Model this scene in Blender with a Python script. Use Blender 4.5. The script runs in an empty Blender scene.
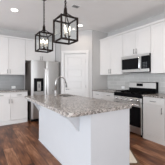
import bpy, bmesh, math, random
from mathutils import Vector, Matrix
C = bpy.context.scene
COL = C.collection
R = math.radians
random.seed(4)

# ------------------------------------------------------------------ camera
CAM_H = 1.253
cam_d = bpy.data.cameras.new('camera')
cam = bpy.data.objects.new('camera', cam_d); COL.objects.link(cam)
cam.location = (0, 0, CAM_H)
cam.rotation_euler = (R(90), 0, R(-33.68))
cam_d.sensor_fit = 'HORIZONTAL'; cam_d.sensor_width = 36
cam_d.lens = 36 * 153.0 / 165
cam_d.shift_y = (78.75 - 82.5) / 165
cam_d.clip_start = 0.05
C.camera = cam

# ------------------------------------------------------------------ world (daylight from the open side of the house)
w = bpy.data.worlds.new('daylight'); C.world = w
w.use_nodes = True
bg = w.node_tree.nodes['Background']
bg.inputs[0].default_value = (0.86, 0.92, 1.0, 1)
bg.inputs[1].default_value = 2.9

# ------------------------------------------------------------------ area lights added for daylight behind and left of camera, tilted up at ceiling
def area(name, loc, target, sx, sy, power, col):
    l = bpy.data.lights.new(name, 'AREA'); l.shape = 'RECTANGLE'
    l.size = sx; l.size_y = sy; l.energy = power; l.color = col
    o = bpy.data.objects.new(name, l); COL.objects.link(o)
    o.location = loc
    o.rotation_euler = (Vector(target) - Vector(loc)).to_track_quat('-Z', 'Y').to_euler()
    return o
area('fill_daylight_left', (-3.7, 1.6, 1.1), (1, 2.6, 1.7), 3.0, 1.9, 118, (0.83, 0.91, 1.0))
area('fill_daylight_rear', (0.4, -3.7, 1.1), (1.6, 3, 1.9), 3.0, 1.9, 42, (1.0, 0.97, 0.93))

C.view_settings.view_transform = 'Standard'
C.view_settings.look = 'None'
C.view_settings.gamma = 1
C.view_settings.use_curve_mapping = False
C.view_settings.exposure = 0.04

# ------------------------------------------------------------------ room dimensions
XR, YB, CEIL = 3.473, 5.186, 2.75
XMIN, YMIN = -4.0, -4.0
LAMP_W = 3.5          # recessed lamps
BULB_E = 3.0         # candle bulbs

# ------------------------------------------------------------------ materials
def srgb(r, g, b):
    f = lambda c: (c / 255 / 12.92) if c / 255 <= 0.04045 else ((c / 255 + 0.055) / 1.055) ** 2.4
    return (f(r), f(g), f(b), 1)

def mat(name, col, rough=0.5, metal=0.0, spec=0.5, emit=None, es=0):
    m = bpy.data.materials.new(name); m.use_nodes = True
    b = m.node_tree.nodes['Principled BSDF']
    b.inputs['Base Color'].default_value = col
    b.inputs['Roughness'].default_value = rough
    b.inputs['Metallic'].default_value = metal
    b.inputs['Specular IOR Level'].default_value = spec
    if emit:
        b.inputs['Emission Color'].default_value = emit
        b.inputs['Emission Strength'].default_value = es
    return m

def noise_tint(m, scale=6, amount=0.05, stretch=(1, 1, 1)):
    """small procedural variation of the base colour"""
    nt = m.node_tree; b = nt.nodes['Principled BSDF']
    col = tuple(b.inputs['Base Color'].default_value)
    tc = nt.nodes.new('ShaderNodeTexCoord'); mp = nt.nodes.new('ShaderNodeMapping')
    mp.inputs['Scale'].default_value = stretch
    nz = nt.nodes.new('ShaderNodeTexNoise'); nz.inputs['Scale'].default_value = scale
    nz.inputs['Detail'].default_value = 4
    rp = nt.nodes.new('ShaderNodeValToRGB')
    rp.color_ramp.elements[0].position = 0.3; rp.color_ramp.elements[1].position = 0.7
    rp.color_ramp.elements[0].color = tuple(c * (1 - amount) for c in col[:3]) + (1,)
    rp.color_ramp.elements[1].color = tuple(min(1, c * (1 + amount)) for c in col[:3]) + (1,)
    nt.links.new(tc.outputs['Object'], mp.inputs['Vector'])
    nt.links.new(mp.outputs[0], nz.inputs['Vector'])
    nt.links.new(nz.outputs['Fac'], rp.inputs['Fac'])
    nt.links.new(rp.outputs[0], b.inputs['Base Color'])
    return m

M = {}
M['wall'] = noise_tint(mat('wall_paint', srgb(187, 184, 181), 0.85), 3, 0.02)
M['ceiling'] = noise_tint(mat('ceiling_paint', srgb(240, 239, 237), 0.9), 3, 0.015)
M['white'] = noise_tint(mat('white_cabinet_paint', srgb(216, 213, 210), 0.38, 0, 0.3), 4, 0.012)
M['trim'] = noise_tint(mat('white_trim_paint', srgb(205, 202, 199), 0.4, 0, 0.3), 4, 0.012)
M['island'] = noise_tint(mat('island_paint', srgb(190, 191, 193), 0.45, 0, 0.3), 4, 0.012)
M['steel'] = noise_tint(mat('brushed_steel', (0.40, 0.385, 0.37, 1), 0.30, 1.0), 30, 0.05, (1, 1, 0.05))
M['steel_bright'] = noise_tint(mat('polished_steel', (0.60, 0.59, 0.575, 1), 0.28, 1.0), 30, 0.04, (1, 1, 0.05))
M['steel_side'] = mat('grey_appliance_paint', srgb(66, 58, 52), 0.45)
M['nickel'] = mat('brushed_nickel', (0.24, 0.235, 0.23, 1), 0.3, 1.0)
M['chrome'] = mat('chrome', (0.74, 0.73, 0.72, 1), 0.14, 1.0)
M['faucet'] = mat('satin_faucet_metal', (0.50, 0.49, 0.48, 1), 0.22, 1.0)
M['bright_steel'] = mat('bright_handle_steel', (0.86, 0.85, 0.84, 1), 0.35, 0.6)
M['black'] = mat('black_enamel', (0.005, 0.005, 0.006, 1), 0.5, 0, 0.03)
M['black_glass'] = mat('black_glass', (0.005, 0.005, 0.006, 1), 0.15, 0, 0.10)
M['iron'] = mat('cast_iron', (0.008, 0.008, 0.008, 1), 0.8, 0, 0.0)
M['grey_key'] = mat('grey_key', srgb(78, 80, 84), 0.5)
M['bronze'] = noise_tint(mat('dark_bronze', srgb(38, 29, 25), 0.5, 0, 0.15), 20, 0.2)
M['plastic'] = mat('white_plastic', srgb(236, 236, 234), 0.4)
M['candle'] = mat('candle_sleeve', srgb(226, 216, 200), 0.6)
M['bulb'] = mat('lit_bulb', (1, 0.9, 0.75, 1), 0.3, emit=(1.0, 0.88, 0.70, 1), es=BULB_E)
M['lens'] = mat('lit_lens', (1, 1, 1, 1), 0.4, emit=(1.0, 0.95, 0.88, 1), es=12)
M['socket'] = mat('socket_slots', srgb(120, 120, 118), 0.5)
M['shape_core'] = noise_tint(mat('cream_core', srgb(232, 224, 208), 0.95), 60, 0.08)
M['shape_edge'] = noise_tint(mat('tan_border', srgb(112, 88, 66), 0.95), 60, 0.12)
M['void'] = mat('dark_toe_board', srgb(52, 46, 42), 0.7)

# clear lantern glass: transparent with a faint reflection
m = bpy.data.materials.new('lantern_glass'); m.use_nodes = True; nt = m.node_tree
nt.nodes.remove(nt.nodes['Principled BSDF'])
tr = nt.nodes.new('ShaderNodeBsdfTransparent'); tr.inputs[0].default_value = (0.97, 0.98, 0.98, 1)
gl = nt.nodes.new('ShaderNodeBsdfGlossy'); gl.inputs['Roughness'].default_value = 0.05
mx = nt.nodes.new('ShaderNodeMixShader')
mx.inputs[0].default_value = 0.025; nt.links.new(tr.outputs[0], mx.inputs[1])
nt.links.new(gl.outputs[0], mx.inputs[2]); nt.links.new(mx.outputs[0], nt.nodes['Material Output'].inputs[0])
M['glass'] = m

def ramp(nt, stops, interp='LINEAR'):
    rp = nt.nodes.new('ShaderNodeValToRGB'); cr = rp.color_ramp; cr.interpolation = interp
    cr.elements[0].position, cr.elements[0].color = stops[0]
    cr.elements[1].position, cr.elements[1].color = stops[-1]
    for p, c in stops[1:-1]:
        e = cr.elements.new(p); e.color = c
    return rp

# granite: pale warm field with grey, brown and black crystals
m = mat('speckled_granite', (0.5, 0.48, 0.45, 1), 0.2, 0, 0.3); nt = m.node_tree; b = nt.nodes['Principled BSDF']
tc = nt.nodes.new('ShaderNodeTexCoord')
v1 = nt.nodes.new('ShaderNodeTexVoronoi'); v1.inputs['Scale'].default_value = 70
n1 = nt.nodes.new('ShaderNodeTexNoise'); n1.inputs['Scale'].default_value = 80; n1.inputs['Detail'].default_value = 6
n1.inputs['Roughness'].default_value = 0.7
nt.links.new(tc.outputs['Object'], v1.inputs['Vector']); nt.links.new(tc.outputs['Object'], n1.inputs['Vector'])
sp = nt.nodes.new('ShaderNodeSeparateColor'); nt.links.new(v1.outputs['Color'], sp.inputs[0])
r1 = ramp(nt, [(0.0, srgb(24, 22, 22)), (0.27, srgb(34, 30, 29)), (0.34, srgb(112, 102, 96)),
               (0.5, srgb(150, 142, 135)), (0.75, srgb(178, 171, 164)), (1.0, srgb(214, 208, 201))])
nt.links.new(sp.outputs[0], r1.inputs[0])
r2 = ramp(nt, [(0.38, srgb(34, 30, 29)), (0.46, srgb(136, 127, 120)), (0.56, srgb(186, 179, 173)), (0.66, srgb(82, 73, 68))])
nt.links.new(n1.outputs['Fac'], r2.inputs[0])
mixc = nt.nodes.new('ShaderNodeMix'); mixc.data_type = 'RGBA'; mixc.inputs[0].default_value = 0.42
nt.links.new(r1.outputs[0], mixc.inputs[6]); nt.links.new(r2.outputs[0], mixc.inputs[7])
nt.links.new(mixc.outputs[2], b.inputs['Base Color'])
M['granite'] = m

# hardwood planks running along y
m = mat('hardwood', (0.1, 0.05, 0.03, 1), 0.38, 0, 0.32); nt = m.node_tree; b = nt.nodes['Principled BSDF']
tc = nt.nodes.new('ShaderNodeTexCoord'); se = nt.nodes.new('ShaderNodeSeparateXYZ'); cb = nt.nodes.new('ShaderNodeCombineXYZ')
nt.links.new(tc.outputs['Object'], se.inputs[0])
nt.links.new(se.outputs[1], cb.inputs[0]); nt.links.new(se.outputs[0], cb.inputs[1])
bk = nt.nodes.new('ShaderNodeTexBrick'); nt.links.new(cb.outputs[0], bk.inputs['Vector'])
bk.inputs['Scale'].default_value = 1; bk.inputs['Brick Width'].default_value = 1.15; bk.inputs['Row Height'].default_value = 0.165
bk.inputs['Mortar Size'].default_value = 0.0025; bk.inputs['Bias'].default_value = 0.0; bk.offset = 0.37
bk.inputs['Color1'].default_value = (0, 0, 0, 1); bk.inputs['Color2'].default_value = (1, 1, 1, 1); bk.inputs['Mortar'].default_value = (0, 0, 0, 1)
mp = nt.nodes.new('ShaderNodeMapping'); mp.inputs['Scale'].default_value = (2.2, 26, 1)
nt.links.new(cb.outputs[0], mp.inputs[0])
gn = nt.nodes.new('ShaderNodeTexNoise'); gn.inputs['Scale'].default_value = 1.6; gn.inputs['Detail'].default_value = 7; gn.inputs['Roughness'].default_value = 0.65
nt.links.new(mp.outputs[0], gn.inputs['Vector'])
ma = nt.nodes.new('ShaderNodeMath'); ma.operation = 'MULTIPLY_ADD'; ma.inputs[1].default_value = 0.62; 
mb_ = nt.nodes.new('ShaderNodeMath'); mb_.operation = 'MULTIPLY'; mb_.inputs[1].default_value = 0.36
nt.links.new(bk.outputs['Color'], mb_.inputs[0])
mp2 = nt.nodes.new('ShaderNodeMapping'); mp2.inputs['Scale'].default_value = (1.6, 5.0, 1); nt.links.new(cb.outputs[0], mp2.inputs[0])
g2 = nt.nodes.new('ShaderNodeTexNoise'); g2.inputs['Scale'].default_value = 1.7; g2.inputs['Detail'].default_value = 4; nt.links.new(mp2.outputs[0], g2.inputs['Vector'])
ms = nt.nodes.new('ShaderNodeMath'); ms.operation = 'MULTIPLY_ADD'; ms.inputs[1].default_value = 0.6; ms.inputs[2].default_value = -0.29
nt.links.new(g2.outputs['Fac'], ms.inputs[0])
md = nt.nodes.new('ShaderNodeMath'); md.operation = 'ADD'
nt.links.new(gn.outputs['Fac'], ma.inputs[0]); nt.links.new(mb_.outputs[0], ma.inputs[2])
rp = ramp(nt, [(0.22, srgb(26, 13, 7)), (0.40, srgb(80, 43, 24)), (0.57, srgb(122, 77, 49)), (0.76, srgb(172, 127, 97))])
nt.links.new(ma.outputs[0], md.inputs[0]); nt.links.new(ms.outputs[0], md.inputs[1]); nt.links.new(md.outputs[0], rp.inputs[0])
mm = nt.nodes.new('ShaderNodeMix'); mm.data_type = 'RGBA'; mm.inputs[7].default_value = srgb(40, 26, 20)
nt.links.new(bk.outputs['Fac'], mm.inputs[0]); nt.links.new(rp.outputs[0], mm.inputs[6])
nt.links.new(mm.outputs[2], b.inputs['Base Color'])
M['wood'] = m

# backsplash tile (brick pattern) : axis picks the horizontal world axis
def tile_mat(name, axis, c1, c2, cm, rough=0.22, bw=0.30, rh=0.098):
    m = mat(name, c1, rough); nt = m.node_tree; b = nt.nodes['Principled BSDF']
    tc = nt.nodes.new('ShaderNodeTexCoord'); se = nt.nodes.new('ShaderNodeSeparateXYZ'); cb = nt.nodes.new('ShaderNodeCombineXYZ')
    nt.links.new(tc.outputs['Object'], se.inputs[0])
    nt.links.new(se.outputs[axis], cb.inputs[0]); nt.links.new(se.outputs[2], cb.inputs[1])
    bk = nt.nodes.new('ShaderNodeTexBrick'); nt.links.new(cb.outputs[0], bk.inputs['Vector'])
    bk.inputs['Scale'].default_value = 1; bk.inputs['Brick Width'].default_value = bw; bk.inputs['Row Height'].default_value = rh
    bk.inputs['Mortar Size'].default_value = 0.003
    bk.inputs['Color1'].default_value = c1; bk.inputs['Color2'].default_value = c2; bk.inputs['Mortar'].default_value = cm
    nt.links.new(bk.outputs['Color'], b.inputs['Base Color'])
    return m
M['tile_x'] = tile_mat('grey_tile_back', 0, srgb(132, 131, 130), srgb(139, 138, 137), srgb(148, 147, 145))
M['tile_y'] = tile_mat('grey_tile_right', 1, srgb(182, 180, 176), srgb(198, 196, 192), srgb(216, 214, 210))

# ------------------------------------------------------------------ mesh helpers
def box(bm, x0, x1, y0, y1, z0, z1, bev=0.0, seg=1):
    vs = [bm.verts.new((x, y, z)) for x in (x0, x1) for y in (y0, y1) for z in (z0, z1)]
    fs = [(0, 1, 3, 2), (4, 6, 7, 5), (0, 4, 5, 1), (2, 3, 7, 6), (0, 2, 6, 4), (1, 5, 7, 3)]
    F = [bm.faces.new([vs[i] for i in f]) for f in fs]
    if bev:
        es = list({e for f in F for e in f.edges})
        bmesh.ops.bevel(bm, geom=es, offset=bev, segments=seg, affect='EDGES', profile=0.5)

def ring_frame(p, d):
    d = d.normalized()
    up = Vector((0, 0, 1)) if abs(d.z) < 0.9 else Vector((1, 0, 0))
    a = d.cross(up).normalized(); b = d.cross(a).normalized()
    return a, b

def tube(bm, pts, r, n=10, closed=False, cap=True):
    """round bar swept along points; r one radius or a list"""
    pts = [Vector(p) for p in pts]; N = len(pts); rings = []
    a = None
    for i, p in enumerate(pts):
        if closed: d = pts[(i + 1) % N] - pts[i - 1]
        else: d = pts[min(i + 1, N - 1)] - pts[max(i - 1, 0)]
        d.normalize()
        if a is None: a, b = ring_frame(p, d)
        else:
            a = (a - d * a.dot(d)).normalized(); b = d.cross(a)
        rr = r[i] if isinstance(r, (list, tuple)) else r
        rings.append([bm.verts.new(p + (a * math.cos(2 * math.pi * k / n) + b * math.sin(2 * math.pi * k / n)) * rr) for k in range(n)])
    for i in range(N if closed else N - 1):
        A, B = rings[i], rings[(i + 1) % N]
        for k in range(n):
            f = bm.faces.new((A[k], A[(k + 1) % n], B[(k + 1) % n], B[k])); f.smooth = True
    if cap and not closed:
        bm.faces.new(rings[0]); bm.faces.new(list(reversed(rings[-1])))

def bar(bm, p, q, w):
    """square bar between two points"""
    tube(bm, [p, q], w * 0.7071, 4)
    for f in bm.faces: pass

def lathe(bm, prof, cx=0, cy=0, n=20, axis='z'):
    rings = []
    for (r, z) in prof:
        ring = []
        for k in range(n):
            a = 2 * math.pi * k / n
            ring.append(bm.verts.new((cx + r * math.cos(a), cy + r * math.sin(a), z)))
        rings.append(ring)
    for A, B in zip(rings, rings[1:]):
        for k in range(n):
            f = bm.faces.new((A[k], A[(k + 1) % n], B[(k + 1) % n], B[k])); f.smooth = True
    bm.faces.new(rings[0]); bm.faces.new(rings[-1])

def prism(bm, poly, z0, z1):
    lo = [bm.verts.new((x, y, z0)) for x, y in poly]; hi = [bm.verts.new((x, y, z1)) for x, y in poly]
    bm.faces.new(lo); bm.faces.new(hi)
    n = len(poly)
    for i in range(n):
        bm.faces.new((lo[i], lo[(i + 1) % n], hi[(i + 1) % n], hi[i]))

def obj(name, bm, material, parent=None, mx=None):
    if mx is not None: bmesh.ops.transform(bm, matrix=mx, verts=bm.verts)
    bmesh.ops.recalc_face_normals(bm, faces=bm.faces)
    me = bpy.data.meshes.new(name); bm.to_mesh(me); bm.free()
    me.materials.append(material)
    o = bpy.data.objects.new(name, me); COL.objects.link(o)
    if parent: o.parent = parent
    return o

def tag(o, label=None, cat=None, group=None, kind=None):
    if label: o['label'] = label
    if cat: o['category'] = cat
    if group: o['group'] = group
    if kind: o['kind'] = kind
    return o

def thing(name, label, cat, loc=(0, 0, 0), rot=0, group=None):
    o = bpy.data.objects.new(name, None); COL.objects.link(o)
    o.empty_display_size = 0.1
    o.location = loc; o.rotation_euler = (0, 0, rot)
    return tag(o, label, cat, group)

def struct(name, bm, material, label=None):
    o = obj(name, bm, material); o['kind'] = 'structure'
    if label: o['label'] = label
    return o

def bx(*a, **k):
    bm = bmesh.new(); box(bm, *a, **k); return bm

RW = R(-90)     # things standing against the right wall face -x

# ------------------------------------------------------------------ room shell
PX0, PY0 = 2.843, 3.725            # near corner of the pantry
PX1, PY1 = 2.135, 4.433            # far corner of the pantry
struct('floor', bx(XMIN, XR + 0.1, YMIN, YB + 0.1, -0.1, 0), M['wood'])
struct('ceiling', bx(XMIN, XR + 0.1, YMIN, YB + 0.1, CEIL, CEIL + 0.1), M['ceiling'])
struct('wall_back', bx(XMIN, XR + 0.1, YB, YB + 0.1, 0, CEIL), M['wall'])
struct('wall_right', bx(XR, XR + 0.1, YMIN, YB, 0, CEIL), M['wall'])
# pantry walls: return beside the fridge, diagonal with its doorway, return facing the counter
struct('wall_pantry_side', bx(PX1, PX1 + 0.1, PY1 + 0.02, YB, 0, CEIL), M['wall'])
struct('wall_pantry_front', bx(PX0 + 0.02, XR, PY0, PY0 + 0.1, 0, CEIL), M['wall'])
DL = math.hypot(PX1 - PX0, PY1 - PY0)
diag = Matrix.Translation((PX0, PY0, 0)) @ Matrix.Rotation(R(135), 4, 'Z')   # local x runs from near corner to far corner, local +y faces the room
D0, D1, DH = 0.20, 0.90, 2.045      # doorway along the diagonal
bm = bmesh.new()
box(bm, 0, D0, -0.1, 0, 0, CEIL); box(bm, D1, DL, -0.1, 0, 0, CEIL); box(bm, D0, D1, -0.1, 0, DH, CEIL)
struct('wall_pantry_diagonal', bm, M['wall'], None)
C.objects['wall_pantry_diagonal'].matrix_world = diag

# five-panel pantry door in the diagonal wall (local +y faces the room)
def slab_with_panels(bm, x0, x1, z0, z1, yf, th, stile, rails, rec):
    """frame with recessed panels; yf = room face, body behind it at smaller y"""
    box(bm, x0, x0 + stile, yf - th, yf, z0, z1); box(bm, x1 - stile, x1, yf - th, yf, z0, z1)
    for a, b_ in rails:
        box(bm, x0 + stile, x1 - stile, yf - th, yf, a, b_)
    for (a, b_), (c, d) in zip(rails, rails[1:]):
        box(bm, x0 + stile, x1 - stile, yf - th + 0.004, yf - rec, b_, c)
        # raised field inside each panel
        box(bm, x0 + stile + 0.035, x1 - stile - 0.035, yf - rec - 0.002, yf - rec + 0.006, b_ + 0.035, c - 0.035, bev=0.004)
bm = bmesh.new()
zb, zt = 0.012, DH - 0.006
rails = [(zb, zb + 0.17)]
ph = (zt - 0.11 - (zb + 0.17) - 4 * 0.085) / 5
z = zb + 0.17
for i in range(5):
    z += ph
    rails.append((z, z + (0.085 if i < 4 else 0.11))); z = rails[-1][1]
slab_with_panels(bm, D0 + 0.006, D1 - 0.006, zb, zt, -0.012, 0.036, 0.105, rails, 0.012)
door = obj('door_1', bm, M['trim']); door.matrix_world = diag
tag(door, 'white five-panel pantry door in the diagonal corner wall', 'door', kind='structure')
bm = bmesh.new()
hx, hz = D1 - 0.07, 0.925
tube(bm, [(hx, -0.013, hz), (hx, -0.003, hz)], 0.027, 16)
tube(bm, [(hx, -0.003, hz), (hx, 0.035, hz)], 0.010, 10)
tube(bm, [(hx + 0.008, 0.037, hz), (hx - 0.03, 0.041, hz), (hx - 0.105, 0.038, hz + 0.002)], [0.010, 0.009, 0.007], 10)
obj('handle', bm, M['nickel'], door)
for hzz in (0.25, 1.02, 1.80):
    bm = bmesh.new(); tube(bm, [(D0 + 0.004, -0.006, hzz - 0.045), (D0 + 0.004, -0.006, hzz + 0.045)], 0.006, 8)
    obj('hinge', bm, M['nickel'], door)
bm = bmesh.new()
cw = 0.09
box(bm, D0 - cw, D0, 0.001, 0.018, 0, DH + cw, bev=0.004); box(bm, D1, D1 + cw, 0.001, 0.018, 0, DH + cw, bev=0.004)
box(bm, D0, D1, 0.001, 0.018, DH, DH + cw, bev=0.004)
box(bm, D0 - 0.002, D0 + 0.004, -0.1, 0.0, 0, DH); box(bm, D1 - 0.004, D1 + 0.002, -0.1, 0.0, 0, DH); box(bm, D0, D1, -0.1, 0.0, DH - 0.004, DH)
t = struct('trim_1', bm, M['trim']); t.matrix_world = diag
bm = bmesh.new(); box(bm, 0.0, D0 - cw, 0.001, 0.014, 0, 0.12, bev=0.003)
t = struct('baseboard_pantry', bm, M['trim']); t.matrix_world = diag

# tile backsplashes
CT = 0.915
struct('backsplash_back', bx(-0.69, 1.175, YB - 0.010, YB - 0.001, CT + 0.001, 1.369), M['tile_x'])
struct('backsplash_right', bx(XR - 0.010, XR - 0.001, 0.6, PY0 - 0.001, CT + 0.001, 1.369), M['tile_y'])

# ------------------------------------------------------------------ cabinets  (local: x along the front, y=0 at the door faces, +y to the wall)
def shaker(x0, x1, z0, z1, st=0.06):
    bm = bmesh.new()
    box(bm, x0, x0 + st, 0, 0.02, z0, z1); box(bm, x1 - st, x1, 0, 0.02, z0, z1)
    box(bm, x0 + st, x1 - st, 0, 0.02, z0, z0 + st); box(bm, x0 + st, x1 - st, 0, 0.02, z1 - st, z1)
    box(bm, x0 + st, x1 - st, 0.006, 0.018, z0 + st, z1 - st)
    return bm

def pull(p, vertical=True, L=0.12):
    bm = bmesh.new(); x, z = p
    off = 0.032
    a, b_ = ((x, -off, z - L / 2), (x, -off, z + L / 2)) if vertical else ((x - L / 2, -off, z), (x + L / 2, -off, z))
    if vertical:
        tube(bm, [a, b_], 0.0060, 8)
        for s in (-1, 1): tube(bm, [(x, 0, z + s * (L / 2 - 0.015)), (x, -off, z + s * (L / 2 - 0.015))], 0.005, 8)
    else:
        # shallow arched drawer pull
        pts = [(x + L / 2 * math.cos(math.pi * k / 8), -off * math.sin(math.pi * k / 8) ** 0.6 if 0 < k < 8 else 0, z) for k in range(9)]
        tube(bm, pts, 0.0068, 8)
    return bm

G = 0.003
def cabinet(label, cat, W, D, z0, z1, fronts, loc, rot, group, base=True, name='base_cabinet'):
    t = thing(name, label, cat, (loc[0], loc[1], 0), rot, group)
    obj('body', bx(0.001, W - 0.001, 0.0205, D, z0, z1), M['white'], t)
    if base:
        obj('toe_kick', bx(0.001, W - 0.001, 0.006, D, 0.0, z0 - 0.001), M['white'], t)
    for f in fronts:
        kind, x0, x1, a, b_ = f[:5]
        if kind == 'door':
            d = obj('door', shaker(x0 + G, x1 - G, a + G, b_ - G), M['white'], t)
            hx = f[5]; hz = f[6]
            obj('handle', pull((hx, hz), True), M['nickel'], d)
        else:
            d = obj('drawer', bx(x0 + G, x1 - G, 0, 0.02, a + G, b_ - G, bev=0.0025), M['white'], t)
            obj('handle', pull(((x0 + x1) / 2, (a + b_) / 2), False), M['nickel'], d)
    return t

def base_fronts(W, n, hinge='pair'):
    fr = []; s = W / n
    for i in range(n):
        fr.append(('drawer', i * s, (i + 1) * s, 0.735, 0.872))
        if n == 2: hx = s - 0.035 if i == 0 else s + 0.035
        else: hx = s - 0.04 if hinge == 'left' else 0.04
        fr.append(('door', i * s, (i + 1) * s, 0.105, 0.732, hx, 0.64))
    return fr

def upper_fronts(W, n, z0, z1, hz, hinge='left'):
    fr = []; s = W / n
    for i in range(n):
        if n == 2: hx = s - 0.035 if i == 0 else s + 0.035
        else: hx = s - 0.04 if hinge == 'left' else 0.04
        fr.append(('door', i * s, (i + 1) * s, z0, z1, hx, hz))
    return fr

UB, UT = 1.372, 2.44
TOPB = 0.884
def upper(label, W, loc, rot, group, n=2, z0=UB, D=0.33):
    t = cabinet(label, 'cabinet', W, D, z0, UT, upper_fronts(W, n, z0, UT, z0 + 0.095), loc, rot, group, base=False, name='wall_cabinet')
    # slim top moulding, part of the unit
    bm = bmesh.new(); box(bm, 0.001, W - 0.001, -0.012, D, UT + 0.001, UT + 0.05)
    obj('top_moulding', bm, M['white'], t)
    return t

yb = YB - 0.60; yu = YB - 0.33
GL, GR = 'lower cabinets on the back wall', 'lower cabinets on the right wall'
UL, UR = 'wall cabinets on the back wall', 'wall cabinets on the right wall'
cabinet('white two-drawer lower cabinet beside the refrigerator, under the grey back wall counter', 'cabinet', 0.914, 0.598, 0.10, TOPB, base_fronts(0.914, 2), (0.224, yb), 0, GL)
cabinet('white lower cabinet on the back wall, cut by the left photo edge', 'cabinet', 0.914, 0.598, 0.10, TOPB, base_fronts(0.914, 2), (-0.690, yb), 0, GL)
upper('tall white double-door wall cabinet next to the refrigerator, above the white outlet', 0.914, (0.220, yu), 0, UL, D=0.328)
upper('white wall cabinet on the back wall, cut by the left photo edge', 0.910, (-0.690, yu), 0, UL, D=0.328)
upper('short white wall cabinet directly above the refrigerator', 0.985, (1.136, yu), 0, UL, z0=1.815, D=0.328)

RY0, RY1 = 1.985, 2.785      # the bay of the range and the microwave
xb, xu = XR - 0.62, XR - 0.33
WL = PY0 - RY1 - 0.004
cabinet('white two-drawer lower cabinet left of the gas range, tucked into the pantry corner', 'cabinet', WL, 0.618, 0.10, TOPB, base_fronts(WL, 2), (xb, PY0 - 0.002), RW, GR)
cabinet('narrow white lower cabinet right of the gas range with one drawer above one door', 'cabinet', 0.457, 0.618, 0.10, TOPB, base_fronts(0.457, 1, 'left'), (xb, RY0), RW, GR)
cabinet('white lower cabinet at the right photo edge, beyond the narrow one-drawer cabinet', 'cabinet', 0.914, 0.618, 0.10, TOPB, base_fronts(0.914, 2), (xb, RY0 - 0.458), RW, GR)
upper('white double-door wall cabinet left of the microwave, beside the pantry corner', WL, (xu, PY0 - 0.002), RW, UR, D=0.328)
upper('short white double-door wall cabinet directly above the microwave', RY1 - RY0 - 0.002, (xu, RY1 - 0.001), RW, UR, z0=1.825, D=0.328)
upper('tall white single-door wall cabinet right of the microwave', 0.457, (xu, RY0), RW, UR, n=1, D=0.328)
upper('white wall cabinet beyond the photo edge to the right of the single-door cabinet', 0.914, (xu, RY0 - 0.458), RW, UR, D=0.328)

# ------------------------------------------------------------------ wall counters
def counter(label, x0, x1, y0, y1):
    o = obj('countertop', bx(x0, x1, y0, y1, TOPB + 0.001, CT, bev=0.004), M['granite'])
    return tag(o, label, 'countertop')
counter('grey speckled granite countertop along the back wall left of the refrigerator', -0.69, 1.142, yb - 0.025, YB - 0.012)
counter('speckled granite countertop on the right wall between pantry corner and range', xb - 0.025, XR - 0.012, RY1 + 0.003, PY0 - 0.002)
counter('speckled granite countertop on the right wall in front, right of the range', xb - 0.025, XR - 0.012, 0.62, RY0 - 0.003)

# ------------------------------------------------------------------ outlets
def outlet(label, loc, rot):
    t = thing('wall_outlet', label, 'outlet', loc, rot, 'outlets on the backsplash')
    obj('plate', bx(-0.058, 0.058, -0.006, 0, -0.038, 0.038, bev=0.002), M['plastic'], t)
    for s in (-1, 1):
        bm = bmesh.new(); box(bm, s * 0.023 - 0.016, s * 0.023 + 0.016, -0.008, -0.0055, -0.014, 0.014, bev=0.001)
        so = obj('socket', bm, M['plastic'], t)
        bm = bmesh.new()
        for k in (-1, 1): box(bm, s * 0.023 - 0.004, s * 0.023 + 0.004, -0.0086, -0.0078, k * 0.006 - 0.001, k * 0.006 + 0.001)
        obj('slots', bm, M['socket'], so)
outlet('white outlet plate on the grey back backsplash between counter and wall cabinet', (0.858, YB - 0.0105, 0.985), 0)
outlet('white outlet plate on the right wall tile just left of the range', (XR - 0.0105, 3.06, 1.0), RW)

# ------------------------------------------------------------------ refrigerator
fx0, fx1, fyf, fh = 1.206, 2.100, 4.436, 1.785
t = thing('refrigerator', 'stainless steel refrigerator with ice dispenser between back cabinets and pantry wall', 'refrigerator', (fx0, fyf, 0))
FW = fx1 - fx0
obj('body', bx(0, FW, 0.075, 0.735, 0.03, fh - 0.012, bev=0.004), M['steel_side'], t)
obj('base_grille', bx(0.01, FW - 0.01, 0.045, 0.09, 0.012, 0.085), M['black'], t)
split = 0.431
for (a, b_) in ((0.0, split - 0.004), (split + 0.004, FW)):
    left = a == 0
    bm = bmesh.new()
    # gently bowed front
    n = 8; pts = []
    for k in range(n + 1):
        u = k / n; x = a + (b_ - a) * u
        e = min(u, 1 - u) * (b_ - a)
        y = 0.012 * (2 * u - 1) ** 2 + (0.014 * (1 - min(1, e / 0.03)) ** 2)
        pts.append((x, y))
    poly = pts + [(b_, 0.07), (a, 0.07)]
    prism(bm, poly, 0.09, fh)
    d = obj('door', bm, M['steel'], t)
    hx = split - 0.040 if left else split + 0.040
    bm = bmesh.new()
    tube(bm, [(hx, 0.02, 1.55), (hx, -0.035, 1.54), (hx, -0.052, 1.50), (hx, -0.058, 1.12), (hx, -0.052, 0.74), (hx, -0.035, 0.70), (hx, 0.02, 0.69)], 0.0175, 10)
    obj('handle', bm, M['bright_steel'], d)
    if left:
        ax0, ax1, az0, az1 = 0.072, 0.352, 0.885, 1.268
        cx0, cx1, cz0, cz1 = 0.165, 0.272, 0.90, 1.165
        bm = bmesh.new()
        box(bm, ax0, cx0, -0.012, 0.012, az0, az1); box(bm, cx1, ax1, -0.012, 0.012, az0, az1)
        box(bm, cx0, cx1, -0.012, 0.012, cz1, az1); box(bm, cx0, cx1, -0.012, 0.012, az0, cz0)
        disp = obj('water_dispenser', bm, M['black_glass'], d); disp['label'] = 'black dispenser panel'
        bm = bmesh.new()
        box(bm, cx0, cx1, -0.004, 0.003, cz0, cz1)
        obj('dispenser_bay', bm, M['steel'], d)
        bm = bmesh.new(); box(bm, 0.205, 0.235, -0.010, -0.003, 0.99, 1.10, bev=0.003)
        obj('dispenser_paddle', bm, M['grey_key'], d)

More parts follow.
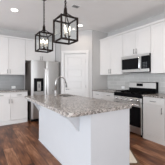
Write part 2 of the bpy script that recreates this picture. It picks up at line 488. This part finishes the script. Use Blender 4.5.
# ------------------------------------------------------------------ gas range (local x along front, y=0 door face, towards +y the wall)
W = RY1 - RY0 - 0.006
rx = XR - 0.672
t = thing('gas_range', 'stainless gas range with black cooktop and five front knobs, under the microwave', 'range', (rx, RY1 - 0.003, 0), RW)
obj('body', bx(0, W, 0.032, 0.655, 0.06, 0.895), M['black'], t)
for k in range(2):
    for j in range(2):
        bm = bmesh.new(); tube(bm, [(0.05 + k * (W - 0.1), 0.09 + j * 0.5, 0.0), (0.05 + k * (W - 0.1), 0.09 + j * 0.5, 0.061)], 0.018, 10)
        obj('foot', bm, M['black'], t)
bm = bmesh.new(); box(bm, -0.001, W + 0.001, 0.006, 0.60, 0.896, 0.918, bev=0.005); box(bm, 0.002, W - 0.002, 0.008, 0.031, 0.834, 0.900)
obj('cooktop', bm, M['black'], t)
for gx0, gx1 in ((0.015, 0.25), (0.262, 0.497), (0.509, W - 0.015)):
    bm = bmesh.new(); zt = 0.957; hw = 0.0075
    for yy in (0.06, 0.575): box(bm, gx0, gx1, yy - hw, yy + hw, zt - 0.013, zt)
    for xx in (gx0 + hw, (gx0 + gx1) / 2, gx1 - hw): box(bm, xx - hw, xx + hw, 0.055, 0.58, zt - 0.012, zt + 0.001)
    for yy in (0.185, 0.32, 0.455): box(bm, gx0, gx1, yy - hw, yy + hw, zt - 0.011, zt + 0.002)
    for xx in (gx0 + hw, gx1 - hw):
        for yy in (0.06, 0.575): box(bm, xx - hw, xx + hw, yy - hw, yy + hw, 0.9185, zt - 0.012)
    obj('grate', bm, M['iron'], t)
for bxx, byy, rr in ((0.13, 0.18, 0.045), (0.13, 0.455, 0.035), (0.38, 0.32, 0.05), (W - 0.13, 0.18, 0.05), (W - 0.13, 0.455, 0.035)):
    bm = bmesh.new(); lathe(bm, [(rr, 0.9185), (rr, 0.926), (rr * 0.8, 0.929), (rr * 0.78, 0.935)], bxx, byy)
    obj('burner', bm, M['iron'], t)
# back guard with clock
bm = bmesh.new(); prism(bm, [(0.575, 0.919), (0.655, 0.919), (0.655, 1.172), (0.612, 1.172), (0.597, 1.155)], 0.002, W - 0.002)
# prism extrudes along z: remap (y, z, x)
for v in bm.verts: v.co = Vector((v.co.z, v.co.x, v.co.y))
bgd = obj('backguard', bm, M['steel_bright'], t)
obj('vent_riser', bx(0.016, W - 0.016, 0.566, 0.60, 0.919, 1.022, bev=0.003), M['black'], bgd)
bm = bmesh.new(); box(bm, 0.245, 0.425, 0.583, 0.60, 1.062, 1.132)
o = obj('clock_display', bm, M['black_glass'], bgd)
bm = bmesh.new(); box(bm, W - 0.014, W, 0.572, 0.656, 0.919, 1.176, bev=0.003)
obj('end_cap', bm, M['black'], bgd)
bm = bmesh.new(); box(bm, 0.0, 0.006, 0.596, 0.656, 0.919, 1.173, bev=0.002)
obj('end_cap', bm, M['steel_bright'], bgd)
obj('control_panel', bx(0.003, W - 0.003, 0.002, 0.034, 0.735, 0.833, bev=0.006), M['steel_bright'], t)
for k in range(5):
    kx = 0.09 + k * (W - 0.18) / 4
    bm = bmesh.new(); tube(bm, [(kx, 0.004, 0.786), (kx, -0.006, 0.786), (kx, -0.007, 0.786), (kx, -0.034, 0.786)], [0.027, 0.027, 0.022, 0.019], 16)
    kn = obj('knob', bm, M['chrome'], t)
    bm = bmesh.new(); tube(bm, [(kx, 0.004, 0.786), (kx, -0.003, 0.786)], 0.034, 18); obj('bezel', bm, M['black'], kn)
    bm = bmesh.new(); box(bm, kx - 0.002, kx + 0.002, -0.0355, -0.0335, 0.786, 0.804); obj('pointer', bm, M['black'], kn)
bm = bmesh.new()
box(bm, 0.003, W - 0.003, 0.002, 0.032, 0.640, 0.729, bev=0.003)
box(bm, 0.003, W - 0.003, 0.002, 0.032, 0.205, 0.225)
box(bm, 0.003, 0.040, 0.002, 0.032, 0.225, 0.640); box(bm, W - 0.040, W - 0.003, 0.002, 0.032, 0.225, 0.640)
od = obj('oven_door', bm, M['steel_bright'], t)
obj('window', bx(0.0105, W - 0.0105, 0.0005, 0.020, 0.214, 0.640), M['black_glass'], od)
bm = bmesh.new(); tube(bm, [(0.05, 0.004, 0.695), (0.05, -0.05, 0.695)], 0.009, 8); tube(bm, [(W - 0.05, 0.004, 0.695), (W - 0.05, -0.05, 0.695)], 0.009, 8)
tube(bm, [(0.025, -0.05, 0.695), (W - 0.025, -0.05, 0.695)], 0.013, 12)
obj('handle', bm, M['chrome'], od)
obj('drawer', bx(0.003, W - 0.003, 0.003, 0.032, 0.065, 0.198, bev=0.004), M['steel_bright'], t)

# ------------------------------------------------------------------ microwave
mxf = XR - 0.398; MH0, MH1 = 1.412, 1.822
t = thing('microwave', 'stainless over-the-range microwave with black glass door hung under the short cabinet', 'microwave', (mxf, RY1 - 0.003, 0), RW)
obj('body', bx(0, W, 0.022, 0.385, MH0, MH1), M['black'], t)
dw = 0.597
bm = bmesh.new()
box(bm, 0, dw, 0, 0.021, MH1 - 0.075, MH1, bev=0.003); box(bm, 0, dw, 0, 0.021, MH0, MH0 + 0.07, bev=0.003)
box(bm, 0, 0.022, 0, 0.021, MH0 + 0.07, MH1 - 0.075); box(bm, dw - 0.062, dw, 0, 0.021, MH0 + 0.07, MH1 - 0.075)
d = obj('door', bm, M['steel_bright'], t)
obj('window', bx(0.022, dw - 0.062, 0.003, 0.019, MH0 + 0.07, MH1 - 0.075), M['black_glass'], d)
bm = bmesh.new()
hx = dw - 0.030
tube(bm, [(hx, 0.003, MH1 - 0.06), (hx, -0.030, MH1 - 0.07), (hx, -0.034, MH1 - 0.11), (hx, -0.034, MH0 + 0.10), (hx, -0.030, MH0 + 0.06), (hx, 0.003, MH0 + 0.05)], 0.011, 10)
obj('handle', bm, M['chrome'], d)
bm = bmesh.new(); box(bm, dw + 0.003, W, 0, 0.021, MH0 + 0.07, MH1 - 0.05)
cp = obj('control_panel', bm, M['black_glass'], t)
bm = bmesh.new()
for i in range(4):
    for j in range(3): box(bm, dw + 0.045 + j * 0.040, dw + 0.072 + j * 0.040, -0.0012, 0.0, MH0 + 0.095 + i * 0.034, MH0 + 0.115 + i * 0.034)
obj('keypad', bm, M['grey_key'], cp)
obj('panel_trim', bx(dw + 0.003, W, 0, 0.021, MH1 - 0.049, MH1, bev=0.003), M['steel_bright'], t)
obj('panel_trim', bx(dw + 0.003, W, 0, 0.021, MH0, MH0 + 0.069, bev=0.003), M['steel_bright'], t)
bm = bmesh.new()
for k in range(6): box(bm, 0.08 + k * 0.1, 0.15 + k * 0.1, 0.10, 0.25, MH0 - 0.004, MH0 + 0.002)
obj('vent_filter', bm, M['steel_side'], t)

# ------------------------------------------------------------------ kitchen island
IX0, IX1, IY0, IY1 = 0.712, 1.650, 1.302, 3.13
ITB = 0.871       # underside of the thick island top
BX0, BX1, BY0, BY1 = 1.000, 1.628, 1.340, 3.115
t = thing('kitchen_island', 'white panelled kitchen island with seating overhang, standing on the wood floor', 'island', (BX0, BY0, 0))
ix, iy = BX1 - BX0, BY1 - BY0
SX0, SX1, SY0, SY1 = 1.30, 1.575, 2.55, 3.02      # sink opening (world)
bm = bmesh.new()
box(bm, 0, ix - 0.02, 0.004, iy, 0.0, 0.66)
box(bm, 0, ix - 0.02, 0.004, SY0 - BY0 - 0.02, 0.66, ITB); box(bm, 0, ix - 0.02, SY1 - BY0 + 0.02, iy, 0.66, ITB)
box(bm, 0, SX0 - BX0 - 0.02, SY0 - BY0 - 0.02, SY1 - BY0 + 0.02, 0.66, ITB)
obj('body', bm, M['island'], t)
# end panel and corner stile on the near end
obj('end_panel', bx(0.0, ix, -0.010, 0.003, 0.0, ITB), M['island'], t)
bm = bmesh.new(); box(bm, -0.008, -0.0005, -0.010, 0.085, 0.0, ITB, bev=0.002)
obj('corner_stile', bm, M['island'], t)
bm = bmesh.new(); box(bm, -0.014, -0.0005, 0.086, iy, 0.0, 0.018, bev=0.004)
obj('shoe_moulding', bm, M['island'], t)
# curved corbels under the overhang
def corbel(y):
    bm = bmesh.new()
    top = ITB - 0.001
    prof = [(0, top), (-0.242, top), (-0.242, top - 0.028), (-0.228, top - 0.045)]
    for k in range(1, 10):
        u = k / 10                                   # gently hollowed diagonal
        prof.append((-0.228 + 0.205 * u + 0.018 * math.sin(math.pi * u), top - 0.045 - 0.195 * u + 0.020 * math.sin(math.pi * u)))
    prof += [(-0.023, top - 0.240), (-0.018, top - 0.258), (0, top - 0.258)]
    prism(bm, prof, y - 0.03, y + 0.03)
    for v in bm.verts: v.co = Vector((v.co.x - 0.0005, v.co.z, v.co.y))
    return bm
for yy in (0.26, 1.735): obj('corbel', corbel(yy), M['island'], t)
# doors and drawer fronts on the working side
for k in range(3):
    a = 0.01 + k * (iy - 0.02) / 3; b_ = a + (iy - 0.02) / 3
    rot = Matrix.Translation((ix, 0, 0)) @ Matrix.Rotation(R(90), 4, 'Z')
    d = obj('door', shaker(a + G, b_ - G, 0.105, 0.86), M['island'], t, rot)
    obj('handle', pull((a + 0.05, 0.78), True), M['nickel'], d, rot)

# granite top with rounded near corner and a sink cut-out
def rounded_rect(x0, x1, y0, y1, radii, n=8):
    pts = []
    for (cx, cy, a0), r in zip(((x1, y1, 0), (x0, y1, 90), (x0, y0, 180), (x1, y0, 270)), radii):
        ox = cx - r if cx == x1 else cx + r; oy = cy - r if cy == y1 else cy + r
        for k in range(n + 1):
            a = R(a0 + 90 * k / n); pts.append((ox + r * math.cos(a), oy + r * math.sin(a)))
    return pts
def slab_with_hole(outer, hole, z0, z1):
    bm = bmesh.new()
    rings = {}
    for z in (z0, z1):
        vo = [bm.verts.new((x, y, z)) for x, y in outer]; vh = [bm.verts.new((x, y, z)) for x, y in hole]
        eo = [bm.edges.new((vo[i], vo[(i + 1) % len(vo)])) for i in range(len(vo))]
        eh = [bm.edges.new((vh[i], vh[(i + 1) % len(vh)])) for i in range(len(vh))]
        bmesh.ops.triangle_fill(bm, use_beauty=True, use_dissolve=False, edges=eo + eh)
        rings[z] = (vo, vh)
    for j in (0, 1):
        A, B = rings[z0][j], rings[z1][j]
        for i in range(len(A)):
            bm.faces.new((A[i], A[(i + 1) % len(A)], B[(i + 1) % len(A)], B[i]))
    return bm
outer = rounded_rect(IX0, IX1, IY0, IY1, (0.02, 0.03, 0.07, 0.02))
hole = rounded_rect(SX0, SX1, SY0, SY1, (0.03,) * 4)
top = obj('countertop', slab_with_hole(outer, hole, ITB + 0.001, CT), M['granite'])
tag(top, 'large speckled granite countertop on the kitchen island with the sink cut-out', 'countertop')

# undermount sink
bm = bmesh.new()
a = rounded_rect(SX0, SX1, SY0, SY1, (0.03,) * 4); n = len(a)
cxs, cys = (SX0 + SX1) / 2, (SY0 + SY1) / 2
levels = [(1.045, 0.869), (1.0, 0.869), (0.985, 0.72), (0.93, 0.70), (0.2, 0.695)]
rings = [[bm.verts.new((cxs + (x - cxs) * s, cys + (y - cys) * s, z)) for x, y in a] for s, z in levels]
for A, B in zip(rings, rings[1:]):
    for i in range(n): bm.faces.new((A[i], A[(i + 1) % n], B[(i + 1) % n], B[i]))
bm.faces.new(rings[-1])
sink = obj('kitchen_sink', bm, M['steel']); tag(sink, 'undermount stainless kitchen sink set into the island countertop', 'sink')
bm = bmesh.new(); lathe(bm, [(0.035, 0.6955), (0.035, 0.699), (0.02, 0.698)], cxs, cys); obj('drain', bm, M['faucet'], sink)

# gooseneck faucet
fxp, fyp = 1.225, 2.785
t = thing('faucet', 'tall gooseneck pull-down faucet standing on the island beside the sink', 'faucet', (fxp, fyp, CT))
bm = bmesh.new(); lathe(bm, [(0.030, 0.0005), (0.030, 0.008), (0.022, 0.016), (0.024, 0.10), (0.018, 0.112)]); obj('base', bm, M['faucet'], t)
bm = bmesh.new()
pts = [(0, 0, 0.112), (0, 0, 0.25)]
rr = 0.110
for k in range(1, 15):
    a_ = math.pi - k * (math.pi * 0.97) / 14
    pts.append((rr + rr * math.cos(a_), 0, 0.25 + rr * math.sin(a_) * 1.12))
tube(bm, pts, 0.0145, 12); obj('spout', bm, M['faucet'], t)
ex = Vector(pts[-1]); dr = (Vector(pts[-1]) - Vector(pts[-2])).normalized()
bm = bmesh.new(); tube(bm, [ex, ex + Vector((0.006, 0, -0.03)), ex + Vector((0.012, 0, -0.085)), ex + Vector((0.014, 0, -0.10))], [0.0135, 0.016, 0.020, 0.016], 14)
o = obj('spray_head', bm, M['nickel'], t); o['label'] = 'darker spray head'
bm = bmesh.new(); tube(bm, [(0, 0.015, 0.075), (-0.005, 0.045, 0.08), (-0.03, 0.095, 0.115)], [0.012, 0.010, 0.006], 10); obj('lever', bm, M['faucet'], t)

# ------------------------------------------------------------------ lantern pendants
def lantern(label, x, y):
    t = thing('lantern_pendant', label, 'pendant light', (x, y, 0), 0, 'lantern pendants over the island')
    s = 0.12; zb, zt, za = 1.772, 2.074, 2.165; b = 0.020
    bm = bmesh.new()
    c4 = [(-s, -s), (s, -s), (s, s), (-s, s)]
    for i in range(4):
        (x0, y0), (x1, y1) = c4[i], c4[(i + 1) % 4]
        for z in (zb, zt): bar(bm, (x0, y0, z), (x1, y1, z), b)
        box(bm, x0 - b / 2, x0 + b / 2, y0 - b / 2, y0 + b / 2, zb - b / 2, zt + b / 2)
        tube(bm, [(x0, y0, zt), (x0 * 0.55, y0 * 0.55, zt + 0.034), (x0 * 0.12, y0 * 0.12, za - 0.008)], 0.0080, 6)
    fr = obj('frame', bm, M['bronze'], t)
    bm = bmesh.new(); lathe(bm, [(0.024, za - 0.03), (0.030, za - 0.015), (0.026, za + 0.005), (0.022, za + 0.06), (0.012, za + 0.08)])
    obj('cap', bm, M['bronze'], t)
    for i in range(4):
        (x0, y0), (x1, y1) = c4[i], c4[(i + 1) % 4]
        bm = bmesh.new()
        box(bm, min(x0, x1) + (0.006 if x0 != x1 else -0.0015), max(x0, x1) - (0.006 if x0 != x1 else -0.0015),
            min(y0, y1) + (0.006 if y0 != y1 else -0.0015), max(y0, y1) - (0.006 if y0 != y1 else -0.0015), zb + 0.006, zt - 0.006)
        obj('glass_pane', bm, M['glass'], t)
    # candle cluster on a centre stem from the cap
    bm = bmesh.new(); tube(bm, [(0, 0, za), (0, 0, zb + 0.055)], 0.0055, 8)
    lathe(bm, [(0.004, zb + 0.03), (0.016, zb + 0.04), (0.016, zb + 0.055), (0.006, zb + 0.07)])
    obj('stem', bm, M['bronze'], t)
    for k in range(4):
        a = R(90 * k - 33.68)
        dx, dy = math.cos(a), math.sin(a)
        bm = bmesh.new()
        tube(bm, [(dx * 0.01, dy * 0.01, zb + 0.048), (dx * 0.035, dy * 0.035, zb + 0.036), (dx * 0.048, dy * 0.048, zb + 0.05), (dx * 0.058, dy * 0.058, zb + 0.066)], 0.0045, 6)
        lathe(bm, [(0.006, zb + 0.064), (0.017, zb + 0.070), (0.017, zb + 0.074)], dx * 0.058, dy * 0.058, 12)
        ar = obj('candle_arm', bm, M['bronze'], t)
        bm = bmesh.new(); lathe(bm, [(0.0105, zb + 0.0745), (0.0105, zb + 0.138)], dx * 0.058, dy * 0.058, 12); obj('candle_sleeve', bm, M['candle'], ar)
        bm = bmesh.new(); lathe(bm, [(0.006, zb + 0.1385), (0.011, zb + 0.152), (0.013, zb + 0.167), (0.010, zb + 0.185), (0.005, zb + 0.202), (0.001, zb + 0.21)], dx * 0.058, dy * 0.058, 12)
        obj('bulb', bm, M['bulb'], ar)
    # chain of oval links up to the canopy
    bm = bmesh.new(); z = za + 0.072; k = 0; L = 0.036
    while z < CEIL - 0.03:
        pts = []
        for q in range(12):
            a = 2 * math.pi * q / 12
            u, v = 0.0135 * math.cos(a), (L / 2) * math.sin(a)
            pts.append((u, 0, z + L / 2 + v) if k % 2 == 0 else (0, u, z + L / 2 + v))
        tube(bm, pts, 0.0042, 6, closed=True)
        z += L - 0.008; k += 1
    tube(bm, [(0.004, 0.004, za + 0.07), (0.004, -0.003, (za + CEIL) / 2), (0.004, 0.004, CEIL - 0.02)], 0.0022, 6)
    obj('chain', bm, M['bronze'], t)
    bm = bmesh.new(); lathe(bm, [(0.012, CEIL - 0.035), (0.05, CEIL - 0.025), (0.062, CEIL - 0.008), (0.062, CEIL - 0.001)]); obj('canopy', bm, M['bronze'], t)
    return t
lantern('nearer and larger-looking dark bronze lantern pendant with candle bulbs over the island', 0.98, 1.897)
lantern('farther dark bronze lantern pendant with candle bulbs, in front of the refrigerator cabinet', 0.98, 2.76)

# ------------------------------------------------------------------ ceiling fixtures
def can_light(label, x, y):
    t = thing('recessed_light', label, 'recessed light', (x, y, CEIL), 0, 'recessed ceiling lights')
    bm = bmesh.new()
    n = 28; prof = [(0.060, -0.004), (0.066, -0.009), (0.082, -0.008), (0.086, -0.001)]
    rings = [[bm.verts.new((r * math.cos(2 * math.pi * k / n), r * math.sin(2 * math.pi * k / n), z)) for k in range(n)] for r, z in prof]
    for A, B in zip(rings, rings[1:]):
        for k in range(n): bm.faces.new((A[k], A[(k + 1) % n], B[(k + 1) % n], B[k]))
    obj('trim_ring', bm, M['plastic'], t)
    bm = bmesh.new(); lathe(bm, [(0.061, -0.005), (0.061, -0.001)], n=28); obj('lens', bm, M['lens'], t)
    l = bpy.data.lights.new('recessed_lamp', 'AREA'); l.shape = 'DISK'; l.size = 0.11; l.energy = LAMP_W; l.color = (1.0, 0.87, 0.74)
    l.spread = R(150)
    o = bpy.data.objects.new('recessed_lamp', l); COL.objects.link(o); o.parent = t; o.location = (0, 0, -0.012)
can_light('round recessed ceiling light near the left back wall cabinets', 0.615, 3.593)
can_light('round recessed ceiling light in front of the pantry door', 2.327, 3.618)
can_light('added unseen recessed ceiling light above the aisle in front of the range', 2.327, 1.75)  # this and the next three are unseen, added to light the room
can_light('added unseen recessed ceiling light above the seating side of the island, outside the photo', -0.35, 1.75)
can_light('added unseen recessed ceiling light behind the camera on the left', -0.35, -0.4)
can_light('added unseen recessed ceiling light behind the camera on the right', 2.327, -0.4)

t = thing('ceiling_vent', 'small grey louvred vent in the ceiling above the island aisle', 'vent', (1.636, 2.709, CEIL))
bm = bmesh.new()
for a in ((-0.085, 0.085, -0.07, -0.058), (-0.085, 0.085, 0.058, 0.07), (-0.085, -0.073, -0.058, 0.058), (0.073, 0.085, -0.058, 0.058)):
    box(bm, *a, -0.010, -0.001)
obj('frame', bm, M['plastic'], t)
obj('backing', bx(-0.073, 0.073, -0.058, 0.058, -0.003, -0.001), M['socket'], t)
for k in range(5):
    bm = bmesh.new(); yy = -0.044 + k * 0.022
    box(bm, -0.073, 0.073, -0.007, 0.007, -0.0006, 0.0006)
    bmesh.ops.transform(bm, matrix=Matrix.Translation((0, yy, -0.0075)) @ Matrix.Rotation(R(25), 4, 'X'), verts=bm.verts)
    obj('slat', bm, M['plastic'], t)

# ------------------------------------------------------------------ unidentified pale shape in the aisle, built as a thin mat
t = thing('floor_shape', 'small flat cream shape with tan border lying askew on the floor right of the island', 'mat', (1.94, 1.38, 0), math.atan2(0.48, 0.34))
bm = bmesh.new(); prism(bm, rounded_rect(0.0, 0.80, 0.0, 0.30, (0.03,) * 4), 0.001, 0.008); obj('border', bm, M['shape_edge'], t)
bm = bmesh.new(); prism(bm, rounded_rect(0.035, 0.765, 0.035, 0.265, (0.03,) * 4), 0.0082, 0.012); obj('core', bm, M['shape_core'], t)
